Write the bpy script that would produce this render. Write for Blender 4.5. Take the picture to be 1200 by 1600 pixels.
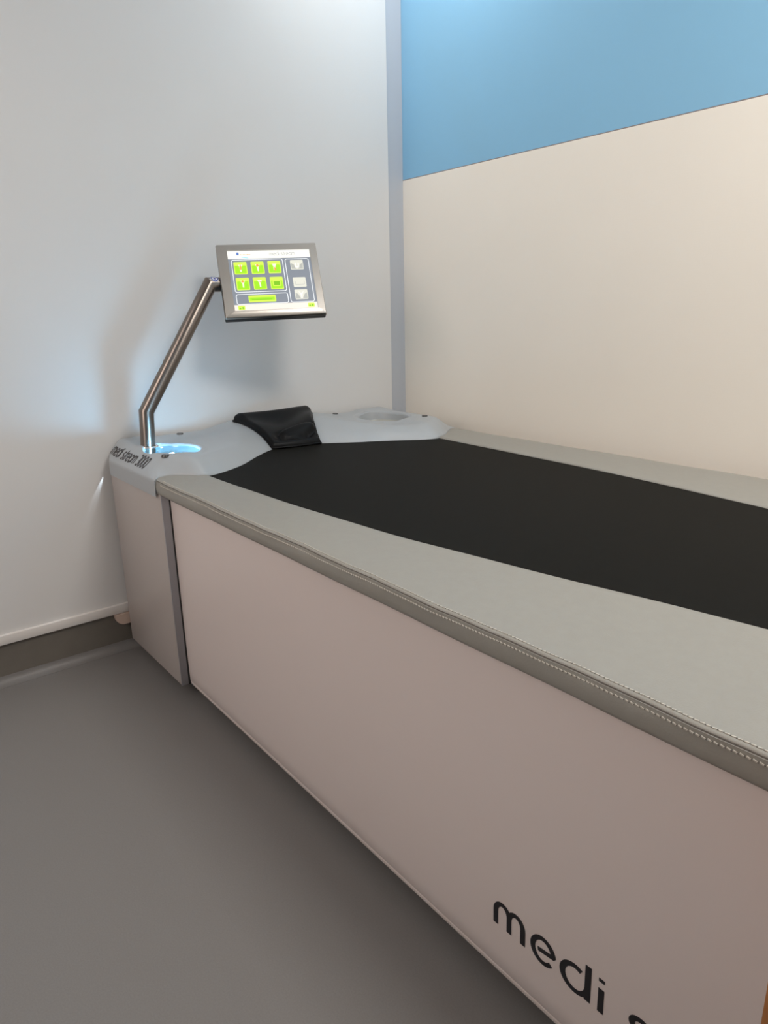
import bpy, bmesh, math, random
from mathutils import Vector, Matrix
from mathutils.geometry import delaunay_2d_cdt

for o in list(bpy.data.objects): bpy.data.objects.remove(o)
sc = bpy.context.scene
COL = sc.collection

# ------------------------------------------------------------------ camera
cam_d = bpy.data.cameras.new('camera'); cam = bpy.data.objects.new('camera', cam_d); COL.objects.link(cam)
cam_d.sensor_fit = 'VERTICAL'; cam_d.sensor_height = 36.0; cam_d.lens = 1094.29 / 1600 * 36.0
cam_d.clip_start = 0.02
CR = Vector((0.62394517, 0.78118941, -0.02086953))
CU = Vector((-0.2045844, 0.18906157, 0.96041707))
CF = Vector((-0.75421327, 0.59497801, -0.27778322))
mw = Matrix((( CR.x, CU.x, -CF.x, 2.23898), (CR.y, CU.y, -CF.y, -0.65393), (CR.z, CU.z, -CF.z, 1.08), (0, 0, 0, 1)))
cam.matrix_world = mw
sc.camera = cam

# ------------------------------------------------------------------ world, exposure, large lights
w = bpy.data.worlds.new('world'); sc.world = w; w.use_nodes = True
w.node_tree.nodes['Background'].inputs[0].default_value = (0.8, 0.85, 0.9, 1)
w.node_tree.nodes['Background'].inputs[1].default_value = 0.3
sc.view_settings.view_transform = 'Standard'; sc.view_settings.look = 'None'
sc.view_settings.exposure = 0.19; sc.view_settings.gamma = 1.0
sc.view_settings.use_curve_mapping = False

def area(name, loc, target, size, energy, color, size_y=None, spread=180):
    d = bpy.data.lights.new(name, 'AREA'); d.energy = energy; d.color = color; d.size = size
    if size_y: d.shape = 'RECTANGLE'; d.size_y = size_y
    d.spread = math.radians(spread)
    o = bpy.data.objects.new(name, d); COL.objects.link(o); o.location = loc
    o.rotation_euler = (Vector(target) - Vector(loc)).to_track_quat('-Z', 'Y').to_euler()
    return o
area('ceiling_lamp_light', (2.25, 0.45, 2.56), (2.25, 0.45, 0), 0.6, 26, (1.0, 0.945, 0.885), 0.6)
area('cove_light', (0.62, 1.05, 2.50), (0.45, 1.243, 2.2), 1.1, 6.0, (1.0, 0.985, 0.96), 0.08)
area('warm_fill_light', (0.90, -1.88, 1.5), (0.75, 0.3, 0.7), 0.9, 19, (1.0, 0.85, 0.77), 1.5)  # added warm fill to brighten the side panel; no doorway stands here

# ------------------------------------------------------------------ materials
def mat(name, color, rough=0.5, metal=0.0, bump=0.0, bscale=200.0, var=0.0, vscale=3.0, spec=0.5, coat=0.0, aniso=None):
    m = bpy.data.materials.new(name); m.use_nodes = True
    nt = m.node_tree; b = nt.nodes['Principled BSDF']
    b.inputs['Roughness'].default_value = rough; b.inputs['Metallic'].default_value = metal
    b.inputs['Specular IOR Level'].default_value = spec; b.inputs['Coat Weight'].default_value = coat
    tc = nt.nodes.new('ShaderNodeTexCoord')
    c = (*color, 1)
    if var > 0:
        n = nt.nodes.new('ShaderNodeTexNoise'); n.inputs['Scale'].default_value = vscale; n.inputs['Detail'].default_value = 4
        nt.links.new(tc.outputs['Object'], n.inputs['Vector'])
        r = nt.nodes.new('ShaderNodeValToRGB')
        r.color_ramp.elements[0].position = 0.3; r.color_ramp.elements[1].position = 0.7
        r.color_ramp.elements[0].color = tuple(max(0, x * (1 - var)) for x in color) + (1,)
        r.color_ramp.elements[1].color = tuple(min(1, x * (1 + var)) for x in color) + (1,)
        nt.links.new(n.outputs['Fac'], r.inputs['Fac']); nt.links.new(r.outputs['Color'], b.inputs['Base Color'])
    else:
        b.inputs['Base Color'].default_value = c
    if bump > 0:
        n2 = nt.nodes.new('ShaderNodeTexNoise'); n2.inputs['Scale'].default_value = bscale; n2.inputs['Detail'].default_value = 3
        src = tc.outputs['Object']
        if aniso:
            mp = nt.nodes.new('ShaderNodeMapping'); mp.inputs['Scale'].default_value = aniso
            nt.links.new(src, mp.inputs['Vector']); src = mp.outputs['Vector']
        nt.links.new(src, n2.inputs['Vector'])
        bp = nt.nodes.new('ShaderNodeBump'); bp.inputs['Strength'].default_value = bump; bp.inputs['Distance'].default_value = 0.002
        nt.links.new(n2.outputs['Fac'], bp.inputs['Height']); nt.links.new(bp.outputs['Normal'], b.inputs['Normal'])
    return m
def emit(name, color, s):
    m = bpy.data.materials.new(name); m.use_nodes = True; nt = m.node_tree
    b = nt.nodes['Principled BSDF']; b.inputs['Base Color'].default_value = (0, 0, 0, 1)
    b.inputs['Emission Color'].default_value = (*color, 1); b.inputs['Emission Strength'].default_value = s
    b.inputs['Roughness'].default_value = 0.3
    return m
M = {
 'wall':   mat('wall_paint', (0.71, 0.705, 0.695), 0.55, bump=0.05, bscale=60, var=0.01, spec=0.3),
 'cream':  mat('cream_covering', (0.93, 0.875, 0.785), 0.6, var=0.01, spec=0.3),
 'blue':   mat('blue_paint', (0.26, 0.53, 0.76), 0.5, bump=0.04, bscale=60, var=0.015, spec=0.4),
 'strip':  mat('corner_paint', (0.48, 0.51, 0.56), 0.5, spec=0.4),
 'joint':  mat('joint_line', (0.30, 0.25, 0.24), 0.7),
 'ceil':   mat('ceiling_paint', (0.80, 0.80, 0.80), 0.8, var=0.01),
 'floor':  mat('vinyl_floor', (0.205, 0.198, 0.193), 0.42, bump=0.10, bscale=900, var=0.05, vscale=350, spec=0.4),
 'skirt':  mat('vinyl_skirting', (0.150, 0.136, 0.116), 0.5, bump=0.1, bscale=300, var=0.03, vscale=30),
 'trim':   mat('trim_white', (0.74, 0.71, 0.68), 0.4, var=0.01),
 'box':    mat('lacquered_board', (0.47, 0.42, 0.395), 0.35, var=0.01, spec=0.5),
 'alu':    mat('aluminium_edge', (0.40, 0.39, 0.41), 0.35, metal=0.5),
 'panel':  mat('panel_film', (0.75, 0.66, 0.630), 0.38, bump=0.03, bscale=25, var=0.008, spec=0.5),
 'leather':mat('upholstery', (0.305, 0.293, 0.262), 0.45, bump=0.18, bscale=420, var=0.02, vscale=60, spec=0.45),
 'seam':   mat('seam_thread_dark', (0.10, 0.085, 0.075), 0.7),
 'hole': mat('needle_holes', (0.17, 0.155, 0.135), 0.7),
 'stitch': mat('stitch_thread', (0.56, 0.53, 0.47), 0.6),
 'rubber': mat('black_rubber', (0.0080, 0.0076, 0.0064), 0.6, bump=0.12, bscale=700, var=0.08, vscale=40, spec=0.06),
 'foam':   mat('black_foam', (0.0045, 0.0045, 0.005), 0.42, bump=0.05, bscale=500, spec=0.13),
 'cap':    mat('moulded_plastic', (0.39, 0.415, 0.435), 0.33, bump=0.04, bscale=900, var=0.01, spec=0.5),
 'cup':    mat('cup_plastic', (0.42, 0.42, 0.39), 0.25, spec=0.5),
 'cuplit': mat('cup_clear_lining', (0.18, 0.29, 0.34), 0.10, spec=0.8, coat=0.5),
 'screw':  mat('screw_metal', (0.10, 0.10, 0.10), 0.35, metal=0.7),
 'screwhi':mat('screw_bright', (0.45, 0.45, 0.45), 0.25, metal=0.9),
 'steel':  mat('brushed_steel', (0.25, 0.215, 0.19), 0.15, metal=1.0, bump=0.02, bscale=90, aniso=(1, 1, 12)),
 'chrome': mat('chrome_ring', (0.85, 0.88, 0.9), 0.12, metal=1.0),
 'frame':  mat('satin_steel', (0.50, 0.465, 0.425), 0.30, metal=1.0, bump=0.04, bscale=60, aniso=(1, 16, 1)),
 'shell':  mat('shaded_side_metal', (0.05, 0.045, 0.042), 0.4, metal=0.6),
 'dark':   mat('dark_underside', (0.02, 0.02, 0.02), 0.6),
 'ink':    mat('black_lettering', (0.008, 0.008, 0.012), 0.4),
 'inkcap': mat('grey_lettering', (0.045, 0.04, 0.04), 0.5),
 'wood':   mat('orange_wood', (0.42, 0.17, 0.045), 0.4, bump=0.1, bscale=40, var=0.18, vscale=14, aniso=(1, 1, 0.1)),
 'peach':  mat('peach_plastic', (0.62, 0.48, 0.40), 0.4),
 'sblue':  mat('sticker_blue', (0.03, 0.05, 0.30), 0.4),
 'swhite': mat('sticker_white', (0.8, 0.8, 0.82), 0.4),
 'led':    emit('led_glow', (0.30, 0.67, 1.0), 170.0),
 'lens':   emit('lamp_diffuser', (1.0, 0.95, 0.88), 3.0),
}
# fine woven dimples in the cream wall covering
def weave(m):
    nt = m.node_tree; b = nt.nodes['Principled BSDF']
    tc = nt.nodes.new('ShaderNodeTexCoord')
    v = nt.nodes.new('ShaderNodeTexVoronoi'); v.inputs['Scale'].default_value = 150; v.inputs['Randomness'].default_value = 0.15
    bp = nt.nodes.new('ShaderNodeBump'); bp.inputs['Strength'].default_value = 0.12; bp.inputs['Distance'].default_value = 0.001
    nt.links.new(tc.outputs['Object'], v.inputs['Vector']); nt.links.new(v.outputs['Distance'], bp.inputs['Height'])
    nt.links.new(bp.outputs['Normal'], b.inputs['Normal'])
weave(M['cream'])
# circumferential brushing of the steel tube
_nt = M['steel'].node_tree; _tg = _nt.nodes.new('ShaderNodeTangent'); _tg.direction_type = 'RADIAL'; _tg.axis = 'Z'
_b = _nt.nodes['Principled BSDF']; _b.inputs['Anisotropic'].default_value = 0.85; _b.inputs['Anisotropic Rotation'].default_value = 0.25
_b.inputs['Roughness'].default_value = 0.30
_nt.links.new(_tg.outputs['Tangent'], _b.inputs['Tangent'])

# ------------------------------------------------------------------ helpers
def link(name, bm, m, parent=None, smooth=False, angle=35):
    me = bpy.data.meshes.new(name); bm.normal_update(); bm.to_mesh(me); bm.free()
    me.materials.append(M[m] if isinstance(m, str) else m)
    o = bpy.data.objects.new(name, me); COL.objects.link(o)
    if smooth:
        me.polygons.foreach_set('use_smooth', [True] * len(me.polygons))
        me.set_sharp_from_angle(angle=math.radians(angle))
    if parent: o.parent = parent
    return o
def box(bm, a, b, bevel=0.0, seg=2):
    c = [(a[i] + b[i]) / 2 for i in range(3)]; s = [abs(b[i] - a[i]) for i in range(3)]
    r = bmesh.ops.create_cube(bm, size=1.0)
    bmesh.ops.scale(bm, vec=s, verts=r['verts']); bmesh.ops.translate(bm, vec=c, verts=r['verts'])
    if bevel:
        es = list({e for v in r['verts'] for e in v.link_edges})
        bmesh.ops.bevel(bm, geom=es, offset=bevel, segments=seg, affect='EDGES', profile=0.5)
    return bm
def cyl(bm, a, b, r, n=24, r2=None, caps=True):
    a = Vector(a); b = Vector(b); d = b - a
    q = d.to_track_quat('Z', 'Y').to_matrix().to_4x4()
    bmesh.ops.create_cone(bm, cap_ends=caps, segments=n, radius1=r, radius2=r if r2 is None else r2, depth=d.length,
                          matrix=Matrix.Translation((a + b) / 2) @ q)
    return bm
def tag(o, label=None, cat=None, group=None, kind=None):
    if label: o['label'] = label
    if cat: o['category'] = cat
    if group: o['group'] = group
    if kind: o['kind'] = kind
    return o
def empty(name, loc, label, cat):
    o = bpy.data.objects.new(name, None); COL.objects.link(o); o.location = loc; o.empty_display_size = 0.05
    return tag(o, label, cat)
def struct(name, a, b, m, bevel=0.0):
    return tag(link(name, box(bmesh.new(), a, b, bevel), m, smooth=bevel > 0), kind='structure')
def adopt(root, objs):           # children were built in world coordinates
    for o in objs:
        o.parent = root; o.matrix_parent_inverse = Matrix.Translation(-root.location)
def strip_loft(rows, closed=False, cap=False):
    """rows: list of lists of points, all of the same length"""
    bm = bmesh.new(); V = [[bm.verts.new(p) for p in r] for r in rows]
    n = len(rows[0])
    for i in range(len(rows) - 1):
        for j in range(n if closed else n - 1):
            k = (j + 1) % n
            bm.faces.new((V[i][j], V[i][k], V[i + 1][k], V[i + 1][j]))
    if cap:
        bm.faces.new(V[0][::-1]); bm.faces.new(V[-1])
    bmesh.ops.recalc_face_normals(bm, faces=bm.faces)
    return bm
def interp(tab, x):
    if x <= tab[0][0]: return tab[0][1]
    for (a, b), (c, d) in zip(tab, tab[1:]):
        if x <= c: return b + (d - b) * (x - a) / (c - a)
    return tab[-1][1]
def smooth_interp(tab, x):       # Catmull-Rom through the table
    if x <= tab[0][0]: return tab[0][1]
    if x >= tab[-1][0]: return tab[-1][1]
    for i in range(len(tab) - 1):
        if tab[i][0] <= x <= tab[i + 1][0]:
            x0, y0 = tab[i]; x1, y1 = tab[i + 1]
            m0 = (y1 - tab[i - 1][1]) / (x1 - tab[i - 1][0]) if i > 0 else (y1 - y0) / (x1 - x0)
            m1 = (tab[i + 2][1] - y0) / (tab[i + 2][0] - x0) if i + 2 < len(tab) else (y1 - y0) / (x1 - x0)
            h = x1 - x0; t = (x - x0) / h
            return ((2*t**3 - 3*t*t + 1) * y0 + (t**3 - 2*t*t + t) * h * m0 + (-2*t**3 + 3*t*t) * y1 + (t**3 - t*t) * h * m1)
def sstep(a, b, x):
    t = min(1, max(0, (x - a) / (b - a))); return t * t * (3 - 2 * t)

# ------------------------------------------------------------------ stroke letters
def arc(cx, cy, rx, ry, a0, a1, n=14):
    return [(cx + rx * math.cos(math.radians(a0 + (a1 - a0) * i / n)), cy + ry * math.sin(math.radians(a0 + (a1 - a0) * i / n))) for i in range(n + 1)]
GL = {   # glyph: (advance, strokes) with x-height 1
 'm': (1.68, [[(0, 0), (0, .60)] + arc(.34, .60, .34, .40, 180, 0), [(.68, .60), (.68, 0)], arc(1.02, .60, .34, .40, 180, 0)[0:] + [(1.36, 0)]]),
 'e': (1.25, [[(.26, .46), (1.0, .56)] + arc(.50, .50, .50, .50, 8, 318, 28)]),
 'd': (1.30, [arc(.50, .50, .50, .50, 62, 360, 28), [(1.0, 1.42), (1.0, .0)]]),
 'i': (0.42, [[(0, 0), (0, .94)], [(0, 1.22), (0, 1.34)]]),
 's': (1.02, [arc(.40, .75, .32, .25, 40, 270, 16) + arc(.40, .25, .34, .25, 90, -140, 16)]),
 't': (0.72, [[(.2, 1.4), (.2, .25)] + arc(.42, .22, .22, .22, 180, 280, 8), [(0, .98), (.55, .98)]]),
 'r': (0.70, [[(0, 0), (0, .6)] + arc(.36, .60, .36, .40, 180, 70, 10)]),
 'a': (1.25, [arc(.50, .50, .50, .50, 40, 360, 26), [(1.0, 1.0), (1.0, 0)]]),
 '3': (1.05, [arc(.40, 1.02, .36, .36, 140, -90, 16), arc(.40, .33, .40, .33, 90, -140, 16)]),
 '0': (1.10, [arc(.42, .69, .40, .69, 0, 360, 28)]),
 ' ': (0.60, []),
}
def ribbon(bm, pts, hw, thick, tf, ny=1.0):
    n = len(pts); L = []; R = []
    for i, p in enumerate(pts):
        a = Vector(pts[max(0, i - 1)]); b = Vector(pts[min(n - 1, i + 1)]); d = (b - a)
        if d.length < 1e-9: d = Vector((0, 1))
        d.normalize(); nn = Vector((-d.y, d.x))
        L.append((p[0] + nn.x * hw, p[1] + nn.y * hw * ny)); R.append((p[0] - nn.x * hw, p[1] - nn.y * hw * ny))
    lo = [[bm.verts.new(tf(*q, 0)) for q in s] for s in (L, R)]
    hi = [[bm.verts.new(tf(*q, thick)) for q in s] for s in (L, R)]
    for i in range(n - 1):
        for A, B in ((hi[0], hi[1]), (lo[1], lo[0]), (lo[0], hi[0]), (hi[1], lo[1])):
            bm.faces.new((A[i], B[i], B[i + 1], A[i + 1]))
    for k in (0, n - 1): bm.faces.new((lo[0][k], lo[1][k], hi[1][k], hi[0][k]))
def write(name, text, origin, ux, uy, un, size, m, parent, hw=0.1, thick=0.0006, sx=1.0, slant=0.0, xs=None):
    """one raised letter each, as parts / sub-parts"""
    origin = Vector(origin); ux = Vector(ux); uy = Vector(uy); un = Vector(un); x = 0; out = []
    for k, ch in enumerate(text):
        adv, st = GL[ch]
        if xs and k < len(xs) and xs[k] is not None: x = xs[k] / (size * sx)
        if st:
            bm = bmesh.new()
            def tf(a, b, c, x=x): return origin + ux * ((x + a) * sx + b * slant) * size + uy * b * size + un * c
            for s in st: ribbon(bm, s, hw, thick, tf)
            bmesh.ops.recalc_face_normals(bm, faces=bm.faces)
            o = link('letter', bm, m); out.append(o)
            if parent: o.parent = parent
        x += adv
    return out

# ------------------------------------------------------------------ the room
ZC = 2.60; YR = 1.243; XF = 3.4; YN = -1.95
struct('floor', (-0.15, YN - 0.1, -0.1), (XF + 0.1, YR + 0.1, 0.0), 'floor')
struct('ceiling', (-0.15, YN - 0.1, ZC), (XF + 0.1, YR + 0.1, ZC + 0.1), 'ceil')
struct('wall_left', (-0.15, YN - 0.1, 0.16), (0.0, 1.168, ZC), 'wall')
struct('wall_front', (XF, YN - 0.1, 0), (XF + 0.1, YR + 0.1, ZC), 'wall')
struct('wall_near', (-0.15, YN - 0.1, 0), (XF, YN, ZC), 'wall')
# right wall: cream covering below, blue paint above, thin shadow joint between
struct('wall_right_lower', (-0.15, YR, 0.0), (XF, YR + 0.1, 1.5525), 'cream')
struct('wall_right_upper', (-0.15, YR + 0.0006, 1.5555), (XF, YR + 0.1, ZC), 'blue')
struct('trim_3', (-0.15, YR + 0.001, 1.5525), (XF, YR + 0.08, 1.5555), 'joint')
# grey upright strip in the corner, set back a little behind the plane of the left wall
struct('trim_1', (-0.15, 1.168, 0.0), (-0.004, YR + 0.0, ZC), 'strip')
# white strip low on the left wall
struct('trim_2', (-0.15, YN, 0.130), (0.011, 1.16, 0.160), 'trim', bevel=0.0025)
# coved vinyl skirting
prof = [(-0.15, 0.130), (0.0, 0.130), (0.0, 0.026)] + [(0.026 - 0.026 * math.cos(math.radians(a)), 0.026 - 0.026 * math.sin(math.radians(a))) for a in range(15, 91, 15)] + [(0.026, -0.0), (-0.15, 0.0)]
prof = [p for i, p in enumerate(prof) if i == 0 or (Vector(p) - Vector(prof[i - 1])).length > 1e-5]
prof = [(x, max(z, 0.0003)) for x, z in prof]
cv = [p for p in prof if 0.0 < p[0] or p[1] == 0.026]
cv = [(0.0004, 0.034)] + cv[1:] if False else cv
sk = strip_loft([[(x, YN, z) for x, z in prof], [(x, 1.168, z) for x, z in prof]], closed=True, cap=True)
cvo = [(x + .0006, z + .0006) for x, z in cv]
rows_ = [[(x, Y_, z) for x, z in cvo] + [(cvo[-1][0], Y_, -0.001), (-.001, Y_, -0.001), (-.001, Y_, cvo[0][1])] for Y_ in (YN, 1.167)]
tag(link('trim_4', strip_loft(rows_, closed=True, cap=True), 'floor', smooth=True, angle=50), kind='structure')
sk_o = tag(link('baseboard_left', sk, 'skirt', smooth=True, angle=50), kind='structure')

# ------------------------------------------------------------------ ceiling lamp (above the frame)
cl = empty('ceiling_lamp', (2.25, 0.45, ZC), 'square white ceiling lamp panel above the massage bed, out of view', 'lamp')
bm = bmesh.new()
for a, b in (((0.83, 0.03, 2.57), (1.47, 0.05, ZC)), ((0.83, 0.65, 2.57), (1.47, 0.67, ZC)), ((0.83, 0.05, 2.57), (0.85, 0.65, ZC)), ((1.45, 0.05, 2.57), (1.47, 0.65, ZC))): box(bm, a, b)
f1 = link('lamp_frame', bm, 'trim'); f2 = link('diffuser', box(bmesh.new(), (0.851, 0.051, 2.585), (1.449, 0.649, 2.592)), 'lens')
adopt(cl, [f1, f2])
for o_ in (f1, f2): o_.location = (1.10, 0.10, 0)

# ------------------------------------------------------------------ massage bed
BL = 2.42            # length of the bed
BW = 1.155           # width of the bed
bed = empty('massage_bed', (1.2, 0.577, 0), 'large water massage bed with pinkish white side, grey padded rim and black top mat', 'massage bed')
P = []
# outline of the head cover where it meets rim and mat, x as a function of y
OUT = [(0.0, .425), (0.02, .402), (0.045, .402), (0.075, .430), (0.10, .462), (0.126, .470), (0.184, .455), (0.268, .408), (0.36, .330), (0.449, .268), (0.53, .255),
       (0.617, .295), (0.718, .363), (0.80, .405), (0.894, .462), (0.965, .492), (1.02, .47), (1.07, .43), (1.12, .395), (1.155, .380)]
def xf(y): return smooth_interp(OUT, y)
XB = 0.022
CUPS = ((0.255, 0.120, .105, .078), (0.200, 0.962, .110, .084))
def cap_h(x, y):
    mid = sstep(.30, .45, y) * (1 - sstep(.70, .86, y))
    R = 0.0420 + 0.023 * mid - 0.003 * sstep(.80, .9, y)
    L = 0.085 + 0.13 * mid
    d = xf(y) - x
    t = min(1, max(0, d / L))
    prof_ = 1 - (1 - t) ** 2.2
    z = 0.6545 + 0.0065 * max(1 - sstep(.11, .16, y), sstep(.93, .98, y)) + R * (prof_ * (0.75 + .25 * mid) + sstep(0, 1, t) * .25 * (1 - mid))
    z += 0.006 * (1 - sstep(0.0, .12, x - XB)) * (1 - .3 * mid)
    # outer shoulders
    sl = min(1, max(0, y / 0.055)); sr = min(1, max(0, (BW - y) / 0.075))
    k = (1 - (1 - sl) ** 1.35) * (1 - (1 - sr) ** 1.5)
    z = 0.655 + (z - 0.655) * k
    for cx, cy, rx, ry in CUPS:
        e = math.hypot((x - cx) / rx, (y - cy) / ry)
        if e > 0.9: z += 0.003 * math.exp(-((e - 1.08) / .09) ** 2)
    return z
def cap_mesh():
    pts = []; edges = []
    def loop(ps):
        s = len(pts); pts.extend(ps); edges.extend([(s + i, s + (i + 1) % len(ps)) for i in range(len(ps))]); return list(range(s, s + len(ps)))
    rc = 0.03
    outer = [(xf(y), y) for y in [BW * i / 150 for i in range(151)]]
    outer += [(XB + rc + (xf(BW) - XB - rc) * (1 - i / 40), BW) for i in range(1, 40)]
    outer += [(XB + rc - rc * math.sin(math.radians(a)), BW - rc + rc * math.cos(math.radians(a))) for a in range(0, 91, 15)]
    outer += [(XB, BW - rc + (2 * rc - BW) * i / 130) for i in range(1, 130)]
    outer += [(XB + rc - rc * math.cos(math.radians(a)), rc - rc * math.sin(math.radians(a))) for a in range(0, 91, 15)]
    outer += [(XB + rc + (xf(0) - XB - rc) * i / 40, 0.0) for i in range(1, 40)]
    outer = outer[::-1]
    o_idx = loop(outer)
    for cx, cy, rx, ry in CUPS:
        n = 72
        loop([(cx + rx * math.cos(2 * math.pi * i / n), cy + ry * math.sin(2 * math.pi * i / n)) for i in range(n)])
    st = 0.0075; N = len(outer)
    def inside(x, y):
        if y < .004 or y > BW - .004 or x < XB + .004 or x > xf(y) - .004: return False
        if x < XB + rc and (y < rc or y > BW - rc):
            yy = rc if y < rc else BW - rc
            if math.hypot(x - XB - rc, y - yy) > rc - .003: return False
        for cx, cy, rx, ry in CUPS:
            if math.hypot((x - cx) / rx, (y - cy) / ry) < 1.05: return False
        return True
    for i in range(80):
        for j in range(160):
            x = XB + st * (i + (j % 2) * .5); y = st * j
            if inside(x, y): pts.append((x, y))
    res = delaunay_2d_cdt([Vector(p) for p in pts], edges, [], 0, 1e-6)
    vs, fs = res[0], res[2]
    bm = bmesh.new()
    V = [bm.verts.new((p[0], p[1], cap_h(p[0], p[1]))) for p in vs]
    for f in fs:
        c = sum((vs[k] for k in f), Vector((0, 0))) / len(f)
        if any(math.hypot((c.x - cx) / rx, (c.y - cy) / ry) < .995 for cx, cy, rx, ry in CUPS): continue
        if c.x > xf(c.y) + 1e-4 or c.x < XB: continue
        if not (0 <= c.y <= BW): continue
        bm.faces.new([V[k] for k in f])
    for v in [v for v in bm.verts if not v.link_faces]: bm.verts.remove(v)
    bmesh.ops.recalc_face_normals(bm, faces=bm.faces)
    if sum(f.normal.z for f in bm.faces) < 0: bmesh.ops.reverse_faces(bm, faces=bm.faces)
    # skirts from the border edges
    be = [e for e in bm.edges if len(e.link_faces) == 1]
    bv = {v for e in be for v in e.verts}
    def kind(v):
        for k, (cx, cy, rx, ry) in enumerate(CUPS):
            if abs(math.hypot((v.co.x - cx) / rx, (v.co.y - cy) / ry) - 1) < .02: return k
        return -1
    def step(v, s):
        x, y, z = v.co
        k = kind(v)
        if k >= 0:
            cx, cy, rx, ry = CUPS[k]; f = (0.975, 0.955, 0.93)[s]
            return (cx + (x - cx) * f, cy + (y - cy) * f, z - (0.0015, 0.008, (0.030, 0.048)[k])[s])
        side = y < .001 or y > BW - .001 or x < XB + rc + .002 and (y < rc or y > BW - rc) or x < XB + .001
        if side:
            nx = 0 if (y < .001 or y > BW - .001) else -1; ny = -1 if y < .001 else (1 if y > BW - .001 else 0)
            o = (0.0028, 0.0038, 0.0038)[s]
            return (x + nx * o, y + ny * o, (z - .003, z - 0.010, 0.6065)[s])
        return (x + (0.002, 0.0025, 0.0)[s], y, z - (0.002, 0.006, 0.016)[s])
    ring = {}
    for v in bv: ring[v] = [v] + [bm.verts.new(step(v, s)) for s in range(3)]
    for e in be:
        a, b = e.verts; f = e.link_faces[0]
        # orientation: opposite of the face's loop
        for l in f.loops:
            if l.edge == e: a, b = l.vert, l.link_loop_next.vert
        for s in range(3): bm.faces.new((ring[b][s], ring[a][s], ring[a][s + 1], ring[b][s + 1]))
    return bm
bm = cap_mesh()
head = link('head_cover', bm, 'cap', smooth=True, angle=42); tag(head, 'pale grey moulded plastic head cover'); P.append(head)
adopt(bed, [head])
def sub(o, parent=head):
    o.parent = parent
    return o
# cup floors
for k, (cx, cy, rx, ry) in enumerate(CUPS):
    bm = bmesh.new(); z0 = cap_h(cx + rx * 1.0, cy) ; zf = 0.674 if k == 0 else 0.658
    n = 72
    rings = []
    for s, z in ((.90, zf + .003), (.80, zf), (.4, zf - .001), (.02, zf - .001)):
        rings.append([(cx + rx * s * math.cos(2 * math.pi * i / n), cy + ry * s * math.sin(2 * math.pi * i / n), z) for i in range(n)])
    rings.insert(0, [(cx + rx * .953 * math.cos(2 * math.pi * i / n), cy + ry * .953 * math.sin(2 * math.pi * i / n), zf + .018) for i in range(n)])
    b2 = strip_loft(rings, closed=True); b2.faces.new([v for v in b2.verts][-n:])
    bmesh.ops.recalc_face_normals(b2, faces=b2.faces)
    o = sub(link('cup_recess', b2, 'cup' if k else 'cuplit', smooth=True, angle=60)); tag(o, 'cup recess lit cyan by a small lamp' if k == 0 else 'empty oval cup recess')
    if k == 0: lit = o
# LED lamp in the near recess
bm = bmesh.new(); bmesh.ops.create_uvsphere(bm, u_segments=16, v_segments=8, radius=0.021, matrix=Matrix.Translation((0.300, 0.102, 0.683)) @ Matrix.Diagonal((1, 1, .6, 1)))
o = sub(link('led_lamp', bm, 'led', smooth=True)); tag(o, 'glowing cyan lamp in the recess')
# screw caps
for k, (x, y) in enumerate(((0.040, 0.237), (0.352, 0.062), (0.030, 0.862), (0.320, 1.060))):
    bm = bmesh.new(); z = cap_h(x, y)
    cyl(bm, (x, y, z - .002), (x, y, z + .0035), 0.0115, 20, 0.0095)
    s_ = sub(link('screw_cap', bm, 'screw', smooth=True))
    bm = bmesh.new(); cyl(bm, (x, y, z + .0036), (x, y, z + .0046), 0.0055, 16)
# lettering on the sloping shoulder of the cover
ly = (0.012, 0.040); p0 = Vector((0.30, ly[0], cap_h(.2, ly[0]))); p1 = Vector((0.30, ly[1], cap_h(.2, ly[1])))
uy_ = (p1 - p0).normalized(); un_ = Vector((1, 0, 0)).cross(uy_); un_ = un_ if un_.z > 0 else -un_
def write_on_cap(text, x0, y0, size, sx, hw, slant):
    x = 0
    for ch in text:
        adv, st = GL[ch]
        if st:
            bm = bmesh.new()
            def tf(a, b, c, x=x):
                px = x0 + ((x + a) * sx + b * slant) * size; py = y0 + b * size * uy_.y
                return Vector((px, py, cap_h(px, py) + 0.0002)) + un_ * c
            for s in st:
                fine = []
                for q, r in zip(s, s[1:]):
                    k = max(1, int(math.hypot(q[0] - r[0], q[1] - r[1]) / .2)); fine += [(q[0] + (r[0] - q[0]) * i / k, q[1] + (r[1] - q[1]) * i / k) for i in range(k)]
                fine.append(s[-1]); ribbon(bm, fine, hw, 0.0006, tf)
            bmesh.ops.recalc_face_normals(bm, faces=bm.faces)
            sub(link('letter', bm, 'inkcap'))
        x += adv
write_on_cap('medi stream 3000', 0.030, 0.010, 0.0245, 0.70, 0.12, 0.25)

# head box under the cover
bm = bmesh.new(); box(bm, (0.030, 0.004, 0.041), (0.436, BW - .004, 0.64), 0.002)
P.append(link('head_box', bm, 'box', smooth=True))
P.append(link('edge_strip', box(bmesh.new(), (0.4365, 0.003, 0.041), (0.4425, BW - .003, 0.636), 0.0012), 'alu', smooth=True))
bm = bmesh.new(); box(bm, (0.4426, 0.0235, 0.041), (0.4445, 0.0285, 0.62))
P.append(link('edge_joint', bm, 'dark'))

# mat outline
NEAR = [(0.30, .122), (0.46, .128), (0.75, .136), (0.95, .148), (1.20, .170), (1.40, .199), (1.61, .236), (1.885, .286), (2.42, .37)]
FAR = [(0.30, .978), (0.485, .973), (0.60, .968), (0.833, .958), (1.077, .944), (1.288, .926), (1.47, .903), (1.62, .884), (2.42, .77)]
def yn(x): return smooth_interp(NEAR, x)
def yfar(x): return smooth_interp(FAR, x)
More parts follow.
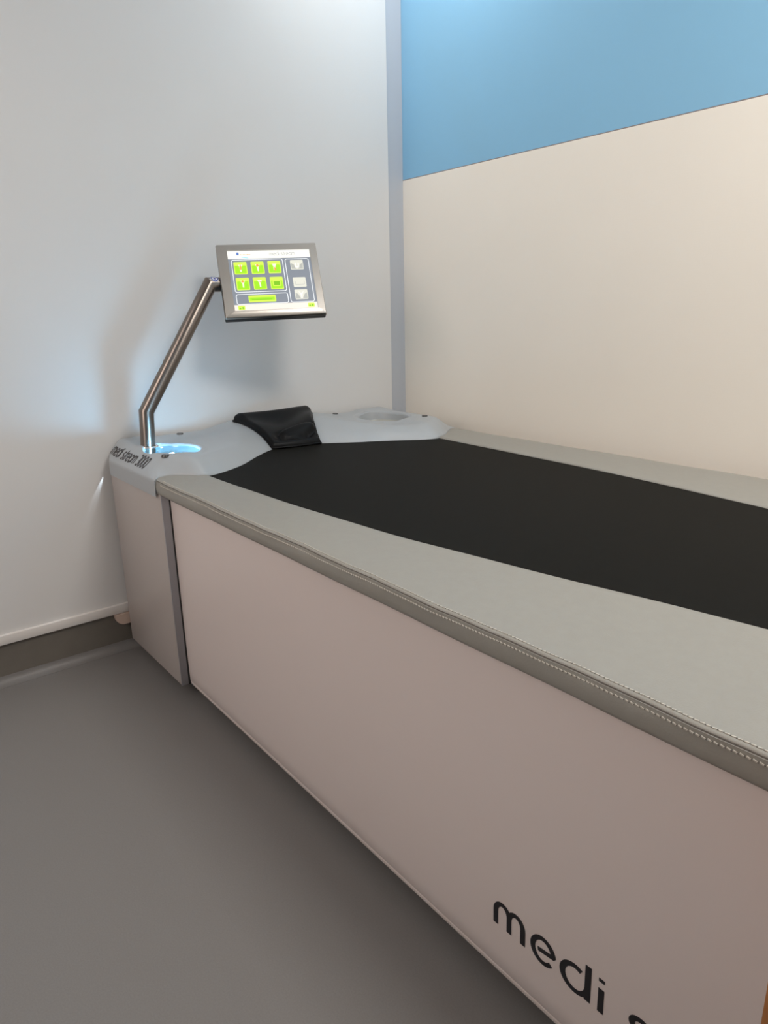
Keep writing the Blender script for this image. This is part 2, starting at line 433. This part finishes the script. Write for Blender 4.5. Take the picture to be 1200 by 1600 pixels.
# black top mat
rows = []
for i in range(90):
    x = 0.23 + (BL - .06 - 0.23) * i / 89; r = []
    a = yn(x) - .02; b = yfar(x) + .02
    for j in range(41):
        t = j / 40; y = a + (b - a) * t
        sag = 0.0025 * math.sin(math.pi * t) 
        r.append((x, y, 0.6515 + sag - 0.0006 * math.sin(x * 5 + y * 4)))
    rows.append(r)
m_o = link('top_mat', strip_loft(rows), 'rubber', smooth=True); tag(m_o, 'matt black rubber top mat'); P.append(m_o)

# padded rims
random.seed(3)
def wob(x): return 0.0011 * math.sin(x * 11 + 1) + 0.0008 * math.sin(x * 27 + 2) + 0.0005 * math.sin(x * 61)
def rim(side):
    rows = []
    for i in range(240):
        x = 0.385 + (BL - 0.385) * i / 239
        yi = yn(x) if side < 0 else BW - yfar(x)
        wv = wob(x + (0 if side < 0 else 5)); wz = 0.0005 * math.sin(x * 19)
        pr = [(0.030, 0.617), (0.010, 0.6125), (0.003, 0.6135), (0.0005, 0.619), (-0.0012, 0.630), (0.0, 0.640), (0.0006 + wv, 0.6452), (0.0010 + wv, 0.6484), (0.0030 + wv, 0.6490), (0.0030 + wv, 0.6506), (0.0052 + wv, 0.6526),
              (0.010 + wv, 0.6537), (0.020, 0.6542), (0.045, 0.6550), (yi * .5 + .03, 0.6558), (yi - 0.012, 0.6558), (yi - 0.003, 0.6552), (yi + .0005, 0.6535), (yi + .001, 0.648)]
        rows.append([(x, y if side < 0 else BW - y, z + wz) for y, z in pr])
    bm = strip_loft(rows)
    if sum(f.normal.z for f in bm.faces) < 0: bmesh.ops.reverse_faces(bm, faces=bm.faces)
    return link('padded_rim', bm, 'leather', smooth=True, angle=60)
rn = rim(-1); rf = rim(1); P += [rn, rf]
foot = link('foot_rim', box(bmesh.new(), (BL - .07, 0.003, 0.613), (BL + .004, BW - .003, 0.6575), 0.008, 3), 'leather', smooth=True); P.append(foot)
# seam line and stitches
rows = []
for i in range(240):
    x = 0.43 + (BL - 0.44) * i / 239; wv = wob(x); wz = 0.0005 * math.sin(x * 19)
    c = Vector((x, 0.0026 + wv, 0.6497 + wz))
    rows.append([c + Vector((0, math.cos(a) * .0007, math.sin(a) * .0007)) for a in (0, 1.57, 3.14, 4.71)])
sm = link('seam', strip_loft(rows, closed=True, cap=True), 'seam')
sub(sm, rn); tag(sm, 'dark sewn seam along the rim')
bm = bmesh.new(); bh = bmesh.new()
PIT = .0066
for rowk in (0, 1):
    for i in range(-70, int((BL - 0.93) / PIT)):
        x = 0.92 + i * PIT; wv = wob(x); wz = 0.0005 * math.sin(x * 19)
        y, z = ((-0.0001 + wv, 0.6432 + wz) if rowk == 0 else (0.0085 + wv, 0.6536 + wz))
        for B, dx, sc3 in ((bm, 0, (0.0044, 0.0015, 0.0016)), (bh, PIT / 2, (0.0016, 0.0013, 0.0013))):
            v4 = bmesh.ops.create_cube(B, size=1.0)['verts']
            bmesh.ops.scale(B, vec=sc3, verts=v4)
            bmesh.ops.rotate(B, verts=v4, cent=(0, 0, 0), matrix=Matrix.Rotation(0.25, 3, 'Z') if rowk else Matrix.Rotation(0.3, 3, 'Y'))
            bmesh.ops.translate(B, vec=(x + dx, y, z - (.0003 if B is bh else 0)), verts=v4)
so = link('stitching', bm, 'stitch'); sub(so, rn); tag(so, 'pale stitches in two rows', kind='stuff')
sh_ = link('stitch_holes', bh, 'hole'); sub(sh_, rn); tag(sh_, kind='stuff')

# side panels, slightly bulging, with a rolled lower hem
def side_panel(side):
    rows = []
    x0, x1 = 0.4450, BL - 0.005
    for i in range(60):
        x = x0 + (x1 - x0) * i / 59
        e = sstep(0, .05, min(x - x0, x1 - x))
        b = -0.004 * e
        r = [(0.060, 0.041), (0.036, 0.0395), (0.0315, 0.0415), (0.0300, 0.045), (0.0294, 0.049), (0.0300, 0.0502), (0.0285, 0.0525)]
        for j in range(1, 20):
            t = j / 20; r.append((0.027 + .0015 * (1 - t) ** 8 + b * math.sin(math.pi * t), 0.0555 + (0.620 - .0555) * t))
        r.append((0.027, 0.622)); r.append((0.06, 0.622))
        rows.append([(x, y if side < 0 else BW - y, z) for y, z in r])
    bm = strip_loft(rows)
    return link('side_panel', bm, 'panel', smooth=True, angle=50)
sp = side_panel(-1); tag(sp, 'pinkish white side panel with black lettering'); P.append(sp)
P.append(side_panel(1))
rows = []
for i in range(60):
    x = 0.447 + (BL - .455) * i / 59
    rows.append([(x, 0.0305 + .0016 * math.cos(a), 0.0432 + .0016 * math.sin(a)) for a in [k * math.pi / 4 for k in range(8)]])
hem = link('hem_piping', strip_loft(rows, closed=True, cap=True), 'box', smooth=True); sub(hem, sp)
P.append(link('foot_panel', box(bmesh.new(), (BL - .012, 0.03, 0.042), (BL, BW - .03, 0.62), 0.002), 'box'))
# big lettering on the side panel: medi stream
def panel_y(z):
    t = min(1, max(0, (z - .0555) / (.620 - .0555))); return .0015 * (1 - t) ** 8 + 0.027 - 0.004 * math.sin(math.pi * t)
for ch, x0, wid in zip('medistream', (1.6405, 1.7150, 1.7695, 1.8340, 1.8780, 1.925, 1.962, 1.992, 2.048, 2.106), (.0550, .0385, .0430, .04, .040, .044, .044, .043, .043, .055)):
    adv, stt = GL[ch]; bm = bmesh.new()
    k = wid / {'m': 1.36, 'e': 1.0, 'd': 1.0, 'a': 1.0}.get(ch, 1.0)
    def tf(a, b, c, x0=x0, k=k):
        z = 0.1395 + b * 0.0440; return Vector((x0 + 0.002 + a * k, panel_y(z) - 0.0002 - c, z))
    for q in stt: ribbon(bm, q, .115, .0007, tf, .72)
    bmesh.ops.recalc_face_normals(bm, faces=bm.faces)
    sub(link('letter', bm, 'ink'), sp)
# plinth and feet below
P.append(link('plinth', box(bmesh.new(), (0.10, 0.13, 0.0), (BL - .1, BW - .13, 0.08)), 'dark'))
P.append(link('base_board', box(bmesh.new(), (0.034, 0.036, 0.048), (BL - .013, BW - .036, 0.056)), 'dark'))
adopt(bed, [o for o in P if o is not head])

ld = bpy.data.lights.new('added_leak_light', 'SPOT'); ld.energy = 0.7; ld.color = (0.75, 0.88, 1.0); ld.spot_size = math.radians(15); ld.spot_blend = 0.7; ld.shadow_soft_size = 0.0015  # added spot, stands in for cup lamp light leaking behind the cover
lo_ = bpy.data.objects.new('added_leak_light', ld); COL.objects.link(lo_); lo_.location = (0.0045, -0.0015, 0.612); lo_.rotation_euler = (Vector((-.009, -.085, -.172))).to_track_quat('-Z', 'Y').to_euler()
# ------------------------------------------------------------------ pillow on the head cover
pil = empty('neck_pillow', (0.16, 0.56, 0.70), 'black moulded foam neck pillow draped over the pale grey head cover', 'pillow')
def pil_lr(s):   # s 0 back .. 1 front: left and right y, x
    yl = interp([(0, .425), (.25, .432), (.5, .438), (.75, .446), (1, .448)], s)
    yr = interp([(0, .735), (.15, .722), (.5, .665), (.8, .628), (1, .612)], s)
    xl = interp([(0, .050), (1, .272)], s); xr = interp([(0, .045), (.5, .175), (1, .304)], s)
    return xl, yl, xr, yr
def pil_top(s, t):
    xl, yl, xr, yr = pil_lr(s)
    x = xl + (xr - xl) * t; y = yl + (yr - yl) * t
    if s > .9: x += 0.006 * math.sin(math.pi * t)
    base = max(cap_h(min(x, xf(y) - .0), y), 0.652)
    edge = min(min(t, 1 - t) / .07, min(s, 1 - s) / .06, 1); edge = math.sqrt(max(0, 1 - (1 - edge) ** 2))
    th = 0.006 + 0.017 * edge
    # head hollow
    g = ((s - .36) / .24) ** 2 + ((t - .52) / .33) ** 2
    th -= 0.019 * math.exp(-g * 1.0) * edge
    # raised back rim
    th += 0.007 * math.exp(-((s - .10) / .12) ** 2) * edge
    # neck roll: flattened almond near the front
    e = math.hypot((s - .80 - .05 * (0.6 - t)) / .105, (t - .62) / .36)
    if e < 1: th += 0.019 * (1 - e * e) ** .45 * min(1, edge * 1.3)
    th -= 0.005 * math.exp(-((e - 1.12) / .14) ** 2) * edge
    return Vector((x, y, base + th)), Vector((x, y, base + 0.0006))
NS, NT = 70, 80
bm = bmesh.new(); T = []; B = []
for i in range(NS + 1):
    a = []; b = []
    for j in range(NT + 1):
        p, q = pil_top(i / NS, j / NT); a.append(bm.verts.new(p)); b.append(bm.verts.new(q))
    T.append(a); B.append(b)
for i in range(NS):
    for j in range(NT):
        bm.faces.new((T[i][j], T[i + 1][j], T[i + 1][j + 1], T[i][j + 1])); bm.faces.new((B[i][j], B[i][j + 1], B[i + 1][j + 1], B[i + 1][j]))
for i in range(NS):
    bm.faces.new((T[i][0], B[i][0], B[i + 1][0], T[i + 1][0])); bm.faces.new((T[i][NT], T[i + 1][NT], B[i + 1][NT], B[i][NT]))
for j in range(NT):
    bm.faces.new((T[0][j], T[0][j + 1], B[0][j + 1], B[0][j])); bm.faces.new((T[NS][j], B[NS][j], B[NS][j + 1], T[NS][j + 1]))
bmesh.ops.recalc_face_normals(bm, faces=bm.faces)
body = link('cushion_body', bm, 'foam', smooth=True, angle=75)
# piping along the border
def tube_path(pts, r, n=8, closed=False):
    rings = []; k = len(pts)
    for i, p in enumerate(pts):
        a = pts[(i - 1) % k] if closed or i > 0 else p; b = pts[(i + 1) % k] if closed or i < k - 1 else p
        d = (b - a).normalized(); s = d.cross(Vector((0, 0, 1)));
        if s.length < 1e-4: s = Vector((1, 0, 0))
        s.normalize(); u = s.cross(d)
        rings.append([p + (s * math.cos(2 * math.pi * j / n) + u * math.sin(2 * math.pi * j / n)) * r for j in range(n)])
    if closed: rings.append(rings[0])
    return strip_loft(rings, closed=True, cap=not closed)
border = [pil_top(i / 40, 0)[0] for i in range(41)] + [pil_top(1, j / 40)[0] for j in range(1, 41)] + [pil_top(1 - i / 40, 1)[0] for i in range(1, 41)] + [pil_top(0, 1 - j / 40)[0] for j in range(1, 40)]
pipe = link('edge_piping', tube_path([b - Vector((0, 0, .002)) for b in border], 0.0035, 8, True), 'foam', smooth=True)
adopt(pil, [body, pipe])

# ------------------------------------------------------------------ touch screen terminal on its bent steel arm
ter = empty('touchscreen_terminal', (0.17, 0.08, 0.675), 'touchscreen control terminal on a bent brushed steel arm at the bed head', 'control terminal')
RA = 0.0215
path = [Vector((0.170, 0.080, 0.6765)), Vector((0.170, 0.088, 0.803)), Vector((0.170, 0.326, 1.163)), Vector((0.170, 0.470, 1.165))]
def mitre_tube(path, r, n=32):
    rings = []
    for i, p in enumerate(path):
        if i == 0: d = (path[1] - p).normalized(); nrm = d
        elif i == len(path) - 1: d = (p - path[i - 1]).normalized(); nrm = d
        else:
            d = (p - path[i - 1]).normalized(); nrm = (d + (path[i + 1] - p).normalized()).normalized()
        s = Vector((1, 0, 0)); u = d.cross(s).normalized(); ring = []
        for k in range(n):
            a = 2 * math.pi * k / n; q = p + (s * math.cos(a) + u * math.sin(a)) * r
            t = (p - q).dot(nrm) / d.dot(nrm); ring.append(q + d * t)
        rings.append(ring)
    # tight edge loops at the mitres keep the shading crisp
    return strip_loft(rings, closed=True, cap=True)
arm = link('arm', mitre_tube(path, RA), 'steel', smooth=True, angle=25); tag(arm, 'bent brushed steel tube arm')
bm = bmesh.new(); bmesh.ops.create_cone(bm, cap_ends=True, segments=40, radius1=0.031, radius2=0.029, depth=0.004, matrix=Matrix.Translation((0.170, 0.082, 0.7005)))
collar = link('collar', bm, 'chrome', smooth=True)
def elbow_sticker():
    a = Vector((0.170, 0.336, 1.163)); out = []
    d = Vector((0.60, -0.32, 0.80)).normalized(); d = (d - Vector((0, 1, 0)) * d.y).normalized()
    for rad, off, m, nm in ((0.0135, .0004, 'swhite', 'sticker'), ):
        rows = []
        for rr in (0.0, .33, .66, 1.0):
            ring = []
            for k in range(28):
                an = 2 * math.pi * k / 28; yy = rad * rr * math.sin(an) * .95; ss = rad * rr * math.cos(an) / RA
                base = math.atan2(d.z, d.x) + ss
                ring.append(a + Vector((math.cos(base) * (RA + off), yy, math.sin(base) * (RA + off))))
            rows.append(ring)
        out.append(link(nm, strip_loft(rows, closed=True), m, smooth=True))
    def on(b, yy, off=.0008):
        base = math.atan2(d.z, d.x) + b / RA
        return a + Vector((math.cos(base) * (RA + off), yy, math.sin(base) * (RA + off)))
    bm = bmesh.new()
    def rib(pts, hw):
        def tf(x, y, c): return on(-y, x, .0007 + c)
        ribbon(bm, pts, hw, 0.0003, tf)
    rib(arc(0, 0, .0098, .0098, 0, 360, 28), .0017)
    rib([(-.004, -.003), (.001, .004)], .0019); rib([(.001, .004), (.0045, .002)], .0014); rib([(-.003, .004), (.003, -.003)], .0012)
    bmesh.ops.recalc_face_normals(bm, faces=bm.faces)
    e = link('emblem', bm, 'sblue'); e.parent = out[0]
    tag(out[0], 'round white sticker with a blue emblem')
    return out
stk = elbow_sticker()
# monitor, built in its own plane
mc = Vector((.256, .491, 1.176)); mr = Vector((0.38480123, 0.92268844, 0.02395949)); mu = Vector((-0.42109903, 0.15239897, 0.89411977)); mn = Vector((0.82134257, -0.35414771, 0.44718652))
def ml(x, y, n): return mc + mr * x + mu * y + mn * n
MM = Matrix(((mr.x, mu.x, mn.x, mc.x), (mr.y, mu.y, mn.y, mc.y), (mr.z, mu.z, mn.z, mc.z), (0, 0, 0, 1)))
W2, H2 = .155, .122; SX0, SX1, SY0, SY1 = -.1235, .1312, -.0984, .0994
def frame_bm():
    bm = bmesh.new()
    def rect(x0, x1, y0, y1, n, r=0, k=4):
        if r == 0: return [(x0, y0, n), (x1, y0, n), (x1, y1, n), (x0, y1, n)]
        out = []
        for cx, cy, a0 in ((x0 + r, y0 + r, 180), (x1 - r, y0 + r, 270), (x1 - r, y1 - r, 0), (x0 + r, y1 - r, 90)):
            for i in range(k + 1): a = math.radians(a0 + 90 * i / k); out.append((cx + r * math.cos(a), cy + r * math.sin(a), n))
        return out
    loops = [rect(-W2, W2, -H2, H2, -.008, .003), rect(-W2 + .0015, W2 - .0015, -H2 + .0015, H2 - .0015, -.0022, .003), rect(-W2 + .003, W2 - .003, -H2 + .004, H2 - .003, 0, .003)]
    V = [[bm.verts.new(p) for p in l] for l in loops]; n = len(V[0])
    for a, b in zip(V, V[1:]):
        for i in range(n): bm.faces.new((a[i], a[(i + 1) % n], b[(i + 1) % n], b[i]))
    bm.faces.new(V[0][::-1])
    # inner opening: same point count, collapsed corners are avoided by a tiny radius
    ins = [rect(SX0, SX1, SY0, SY1, 0, .0015), rect(SX0, SX1, SY0, SY1, -.004, .0015)]
    I = [[bm.verts.new(p) for p in l] for l in ins]
    for a, b in ((V[-1], I[0]), (I[0], I[1])):
        for i in range(n): bm.faces.new((a[i], a[(i + 1) % n], b[(i + 1) % n], b[i]))
    bm.faces.new(I[1])
    bmesh.ops.recalc_face_normals(bm, faces=bm.faces)
    return bm
bm = bmesh.new(); box(bm, (-W2 + .0008, -H2 + .0008, -.030), (W2 - .0008, H2 - .0008, -.0078), .003); bm.transform(MM)
shell = link('rear_shell', bm, 'shell', smooth=True); tag(shell, 'monitor rear shell, coloured dark for its dim sides')  # coloured dark in place of the bed's dark reflection on the sides
b = frame_bm(); b.transform(MM)
mon = link('monitor_housing', b, 'frame', smooth=True, angle=40); tag(mon, 'brushed steel monitor housing')
# bracket between the arm and the back of the monitor
bm = bmesh.new()
box(bm, (-.045, -.045, -.042), (.045, .045, -.0305), .002); bm.transform(MM)
br = link('rear_bracket', bm, 'frame', smooth=True)
bm = bmesh.new(); cyl(bm, (0.170, 0.458, 1.165), ml(0.0, 0.0, -.036), 0.018, 24); bs = link('swivel_joint', bm, 'steel', smooth=True)
E_ = {'w': emit('display_white', (1.0, 0.985, 0.90), 0.95), 'g': emit('display_grey', (0.235, 0.26, 0.30), 1.0), 'ln': emit('display_line', (0.92, 0.95, 0.98), .95),
      'gr': emit('display_green', (0.40, 0.86, 0.015), 0.95), 'gb': emit('display_lime', (0.72, 0.98, 0.10), 0.95), 'gd': emit('display_green_dark', (0.24, 0.62, 0.01), .9),
      'bt': emit('display_button_white', (0.80, 0.79, 0.68), 0.95), 'bg': emit('display_button_grey', (0.52, 0.53, 0.48), 0.9), 'or': emit('display_orange', (0.95, 0.42, 0.05), .9),
      'fw': emit('display_figure', (0.95, 1.0, 0.75), .95), 'tx': emit('display_text', (0.45, 0.46, 0.44), 1.0), 'bl': emit('display_blue', (0.10, 0.20, 0.55), 1.0), 'pk': emit('display_footer', (1.0, 0.90, 0.80), 0.92), 'cy': emit('display_cyan', (0.45, 0.85, 0.92), .95)}
def rrect(bm, x0, x1, y0, y1, n, r, k=5):
    vs = []
    for cx, cy, a0 in ((x0 + r, y0 + r, 180), (x1 - r, y0 + r, 270), (x1 - r, y1 - r, 0), (x0 + r, y1 - r, 90)):
        for i in range(k + 1): a = math.radians(a0 + 90 * i / k); vs.append((cx + r * math.cos(a), cy + r * math.sin(a)))
    lo = [bm.verts.new(ml(x, y, n - .00015)) for x, y in vs]; hi = [bm.verts.new(ml(x, y, n)) for x, y in vs]
    bm.faces.new(hi)
    for i in range(len(vs)): j = (i + 1) % len(vs); bm.faces.new((lo[i], lo[j], hi[j], hi[i]))
def poly(bm, pts, n):
    bm.faces.new([bm.verts.new(ml(x, y, n)) for x, y in pts])
bm = bmesh.new(); rrect(bm, SX0, SX1, SY0, SY1, -.0032, .0015); scr = link('display', bm, E_['g']); tag(scr, 'lit touchscreen with green and white buttons')
Z0 = -.0029
def sp_(nm, bm, m): o = link(nm, bm, E_[m]); o.parent = scr; return o
bm = bmesh.new(); rrect(bm, SX0 + .0005, SX1 - .0005, .0725, SY1 - .0005, Z0, .0008); sp_('header_bar', bm, 'w')
bm = bmesh.new(); rrect(bm, SX0 + .0005, SX1 - .0005, SY0 + .0005, -.0785, Z0, .0008); sp_('footer_bar', bm, 'pk')
def outline(x0, x1, y0, y1, r=.006, hw=.0011):
    bm = bmesh.new(); vs = []
    for cx, cy, a0 in ((x0 + r, y0 + r, 180), (x1 - r, y0 + r, 270), (x1 - r, y1 - r, 0), (x0 + r, y1 - r, 90)): vs += arc(cx, cy, r, r, a0, a0 + 90, 5)
    inn = []
    for s in (-1, 1):
        loopv = []
        for cx, cy, a0 in ((x0 + r, y0 + r, 180), (x1 - r, y0 + r, 270), (x1 - r, y1 - r, 0), (x0 + r, y1 - r, 90)): loopv += arc(cx, cy, r + s * hw, r + s * hw, a0, a0 + 90, 5)
        inn.append([bm.verts.new(ml(x, y, Z0)) for x, y in loopv])
    n = len(inn[0])
    for i in range(n): j = (i + 1) % n; bm.faces.new((inn[0][i], inn[0][j], inn[1][j], inn[1][i]))
    sp_('panel_outline', bm, 'ln')
outline(-.1142, .0420, -.0372, .0692); outline(-.1136, .0425, -.0768, -.0446); outline(.0502, .1232, -.0764, .0682)
def figure(cx, cy, k, red_at):
    bm = bmesh.new(); s = .00085
    shapes = {0: [(-9, 14), (9, 14), (4, 2), (3, -17), (-3, -17), (-4, 2)], 1: [(-10, 14), (10, 14), (4, 0), (4, -16), (-2, -16), (-3, 0)], 2: [(-10, 15), (10, 15), (5, 2), (5, -16), (0, -6), (-5, -16), (-5, 2)]}
    poly(bm, [(cx + x * s * .8, cy + y * s * .9) for x, y in shapes[k]], Z0 + .0006); sp_('figure_icon', bm, 'fw')
    bm = bmesh.new(); ox, oy, rx, ry = red_at
    poly(bm, [(cx + ox * s + rx * s * math.cos(a * .5236), cy + oy * s + ry * s * math.sin(a * .5236)) for a in range(12)], Z0 + .0009); sp_('accent_mark', bm, 'or')
for k, (cx, cy) in enumerate(((-.0889, .0421), (-.037, .0419), (.0145, .0423), (-.0883, -.0104), (-.0371, -.0103), (.0147, -.0108))):
    bm = bmesh.new(); rrect(bm, cx - .0198, cx + .0198, cy - .0204, cy + .0204, Z0, .003); o = sp_('green_button', bm, 'gb')
    bm = bmesh.new(); rrect(bm, cx - .0172, cx + .0172, cy - .0178, cy + .0080, Z0 + .0003, .003); sp_('button_face', bm, 'gr')
    if k < 5: figure(cx, cy, (0, 1, 2, 1, 1)[k], ((0, 2, 3, 11), (0, 8, 5, 5), (1, -8, 3, 8), (0, 9, 5, 4), (1, 5, 2, 2))[k])
    else:
        bm = bmesh.new(); rrect(bm, cx - .0125, cx + .0125, cy - .0105, cy + .0085, Z0 + .0006, .0015); sp_('list_icon', bm, 'gb')
        bm = bmesh.new(); rrect(bm, cx - .0095, cx + .0095, cy - .0075, cy + .0055, Z0 + .0009, .0012); sp_('list_icon', bm, 'gd')
for k, (cx, cy) in enumerate(((.0850, .0480), (.0856, -.0106), (.0852, -.0516))):
    bm = bmesh.new(); rrect(bm, cx - .0200, cx + .0200, cy - .0162, cy + .0162, Z0, .0028); sp_('white_button', bm, 'bt')
    if k != 1:
        for sx in (-1, 1):
            bm = bmesh.new(); poly(bm, [(cx + sx * .018, cy - .014), (cx + sx * .018, cy + .006), (cx + sx * .010, cy + .001), (cx + sx * .003, cy - .014)][::sx], Z0 + .0005); sp_('button_shade', bm, 'bg')
        bm = bmesh.new(); s = .00085
        if k == 0:
            for sx in (-1, 1): rrect(bm, cx + sx * .0045 - .002, cx + sx * .0045 + .002, cy - .009, cy + .007, Z0 + .0008, .0015)
            rrect(bm, cx - .0065, cx + .0065, cy - .010, cy - .006, Z0 + .0008, .0015)
        else: poly(bm, [(cx - .009, cy + .012), (cx, cy + .003), (cx + .009, cy + .012), (cx + .002, cy - .003), (cx + .002, cy - .013), (cx - .002, cy - .013), (cx - .002, cy - .003)], Z0 + .0008)
        sp_('button_icon', bm, 'w')
    else:
        bm = bmesh.new(); rrect(bm, cx - .0145, cx + .0145, cy - .0085, cy + .004, Z0 + .0004, .0012); sp_('button_icon', bm, 'tx')
        bm = bmesh.new(); rrect(bm, cx - .0135, cx + .0135, cy - .0075, cy + .006, Z0 + .0007, .0012); sp_('button_icon', bm, 'bt')
bm = bmesh.new(); rrect(bm, -.0778, .0050, -.0715, -.0494, Z0, .002); sp_('green_bar', bm, 'gb')
bm = bmesh.new(); rrect(bm, -.0745, .0015, -.0660, -.0560, Z0 + .0003, .001); sp_('bar_text', bm, 'gr')
bm = bmesh.new(); rrect(bm, -.068, -.006, -.0640, -.0620, Z0 + .0006, .0008); sp_('bar_text', bm, 'gd')
for cx, cy in ((-.1019, -.0888), (.1109, -.0888)):
    bm = bmesh.new(); rrect(bm, cx - .0105, cx + .0105, cy - .0062, cy + .0075, Z0 + .0003, .003); sp_('footer_button', bm, 'gb')
    bm = bmesh.new(); rrect(bm, cx - .0070, cx - .0015, cy - .0035, cy + .001, Z0 + .0006, .0015); rrect(bm, cx + .0015, cx + .007, cy - .0035, cy + .003, Z0 + .0006, .0015); sp_('footer_icon', bm, 'gd')
bm = bmesh.new(); rrect(bm, -.0960, -.0888, .0845, .0940, Z0 + .0003, .001); sp_('logo_mark', bm, 'bl')
bm = bmesh.new(); poly(bm, [(-.083, .0765), (-.062, .0735), (-.060, .0755), (-.072, .0795)], Z0 + .0003); sp_('logo_swoosh', bm, 'cy')
bm = bmesh.new()
for i in range(9): rrect(bm, -.0855 + i * .0036, -.0855 + i * .0036 + .0026, .0850, .0868 + .0008 * (i % 3 == 0), Z0 + .0003, .0004)
sp_('logo_text', bm, 'or')
for o in write('letter', 'medi stream', ml(.005, .0815, Z0 + .0002), mr, mu, mn, 0.0082, E_['tx'], scr, hw=0.09, thick=0.0002, sx=.82): pass
adopt(ter, [arm, collar, mon, shell, scr, br, bs] + stk)

# ------------------------------------------------------------------ small peach bumper on the skirting beside the bed
bmpr = bmesh.new(); box(bmpr, (0.0012, -0.038, 0.092), (0.0185, 0.035, 0.1285), 0.0)
es = [e for e in bmpr.edges if abs(e.verts[0].co.x - e.verts[1].co.x) > .01 and max(v.co.z for v in e.verts) < .1]
bmesh.ops.bevel(bmpr, geom=es, offset=.030, segments=8, affect='EDGES', profile=.5)
bo = link('wall_bumper', bmpr, 'peach', smooth=True, angle=40)
tag(bo, 'small rounded peach plastic bumper under the white wall strip beside the bed', 'bumper')

# ------------------------------------------------------------------ wooden chair with its back to the bed, only one rear post in view
ch = empty('wooden_chair', (2.27, -0.30, 0), 'orange brown wooden chair, only its rear post showing in the lower right corner', 'chair')
X0, X1, YB, YF = 2.0755, 2.470, -0.100, -0.480
parts = [link('seat', box(bmesh.new(), (X0 + .002, YF, .420), (X1 - .002, YB - .034, .445), .006, 3), 'wood', smooth=True)]
for x0 in (X0, X1 - .034):
    parts.append(link('rear_post', box(bmesh.new(), (x0, YB - .024, 0), (x0 + .034, YB, .86), .003), 'wood', smooth=True))
    parts.append(link('leg', box(bmesh.new(), (x0 + .002, YF + .004, 0), (x0 + .032, YF + .036, .42), .003), 'wood', smooth=True))
for z in (.56, .66, .76):
    parts.append(link('back_slat', box(bmesh.new(), (X0 + .034, YB - .024, z), (X1 - .034, YB - .008, z + .065), .003), 'wood', smooth=True))
parts.append(link('stretcher', box(bmesh.new(), (X0 + .034, YB - .026, .2), (X1 - .034, YB - .008, .235), .002), 'wood', smooth=True))
adopt(ch, parts)
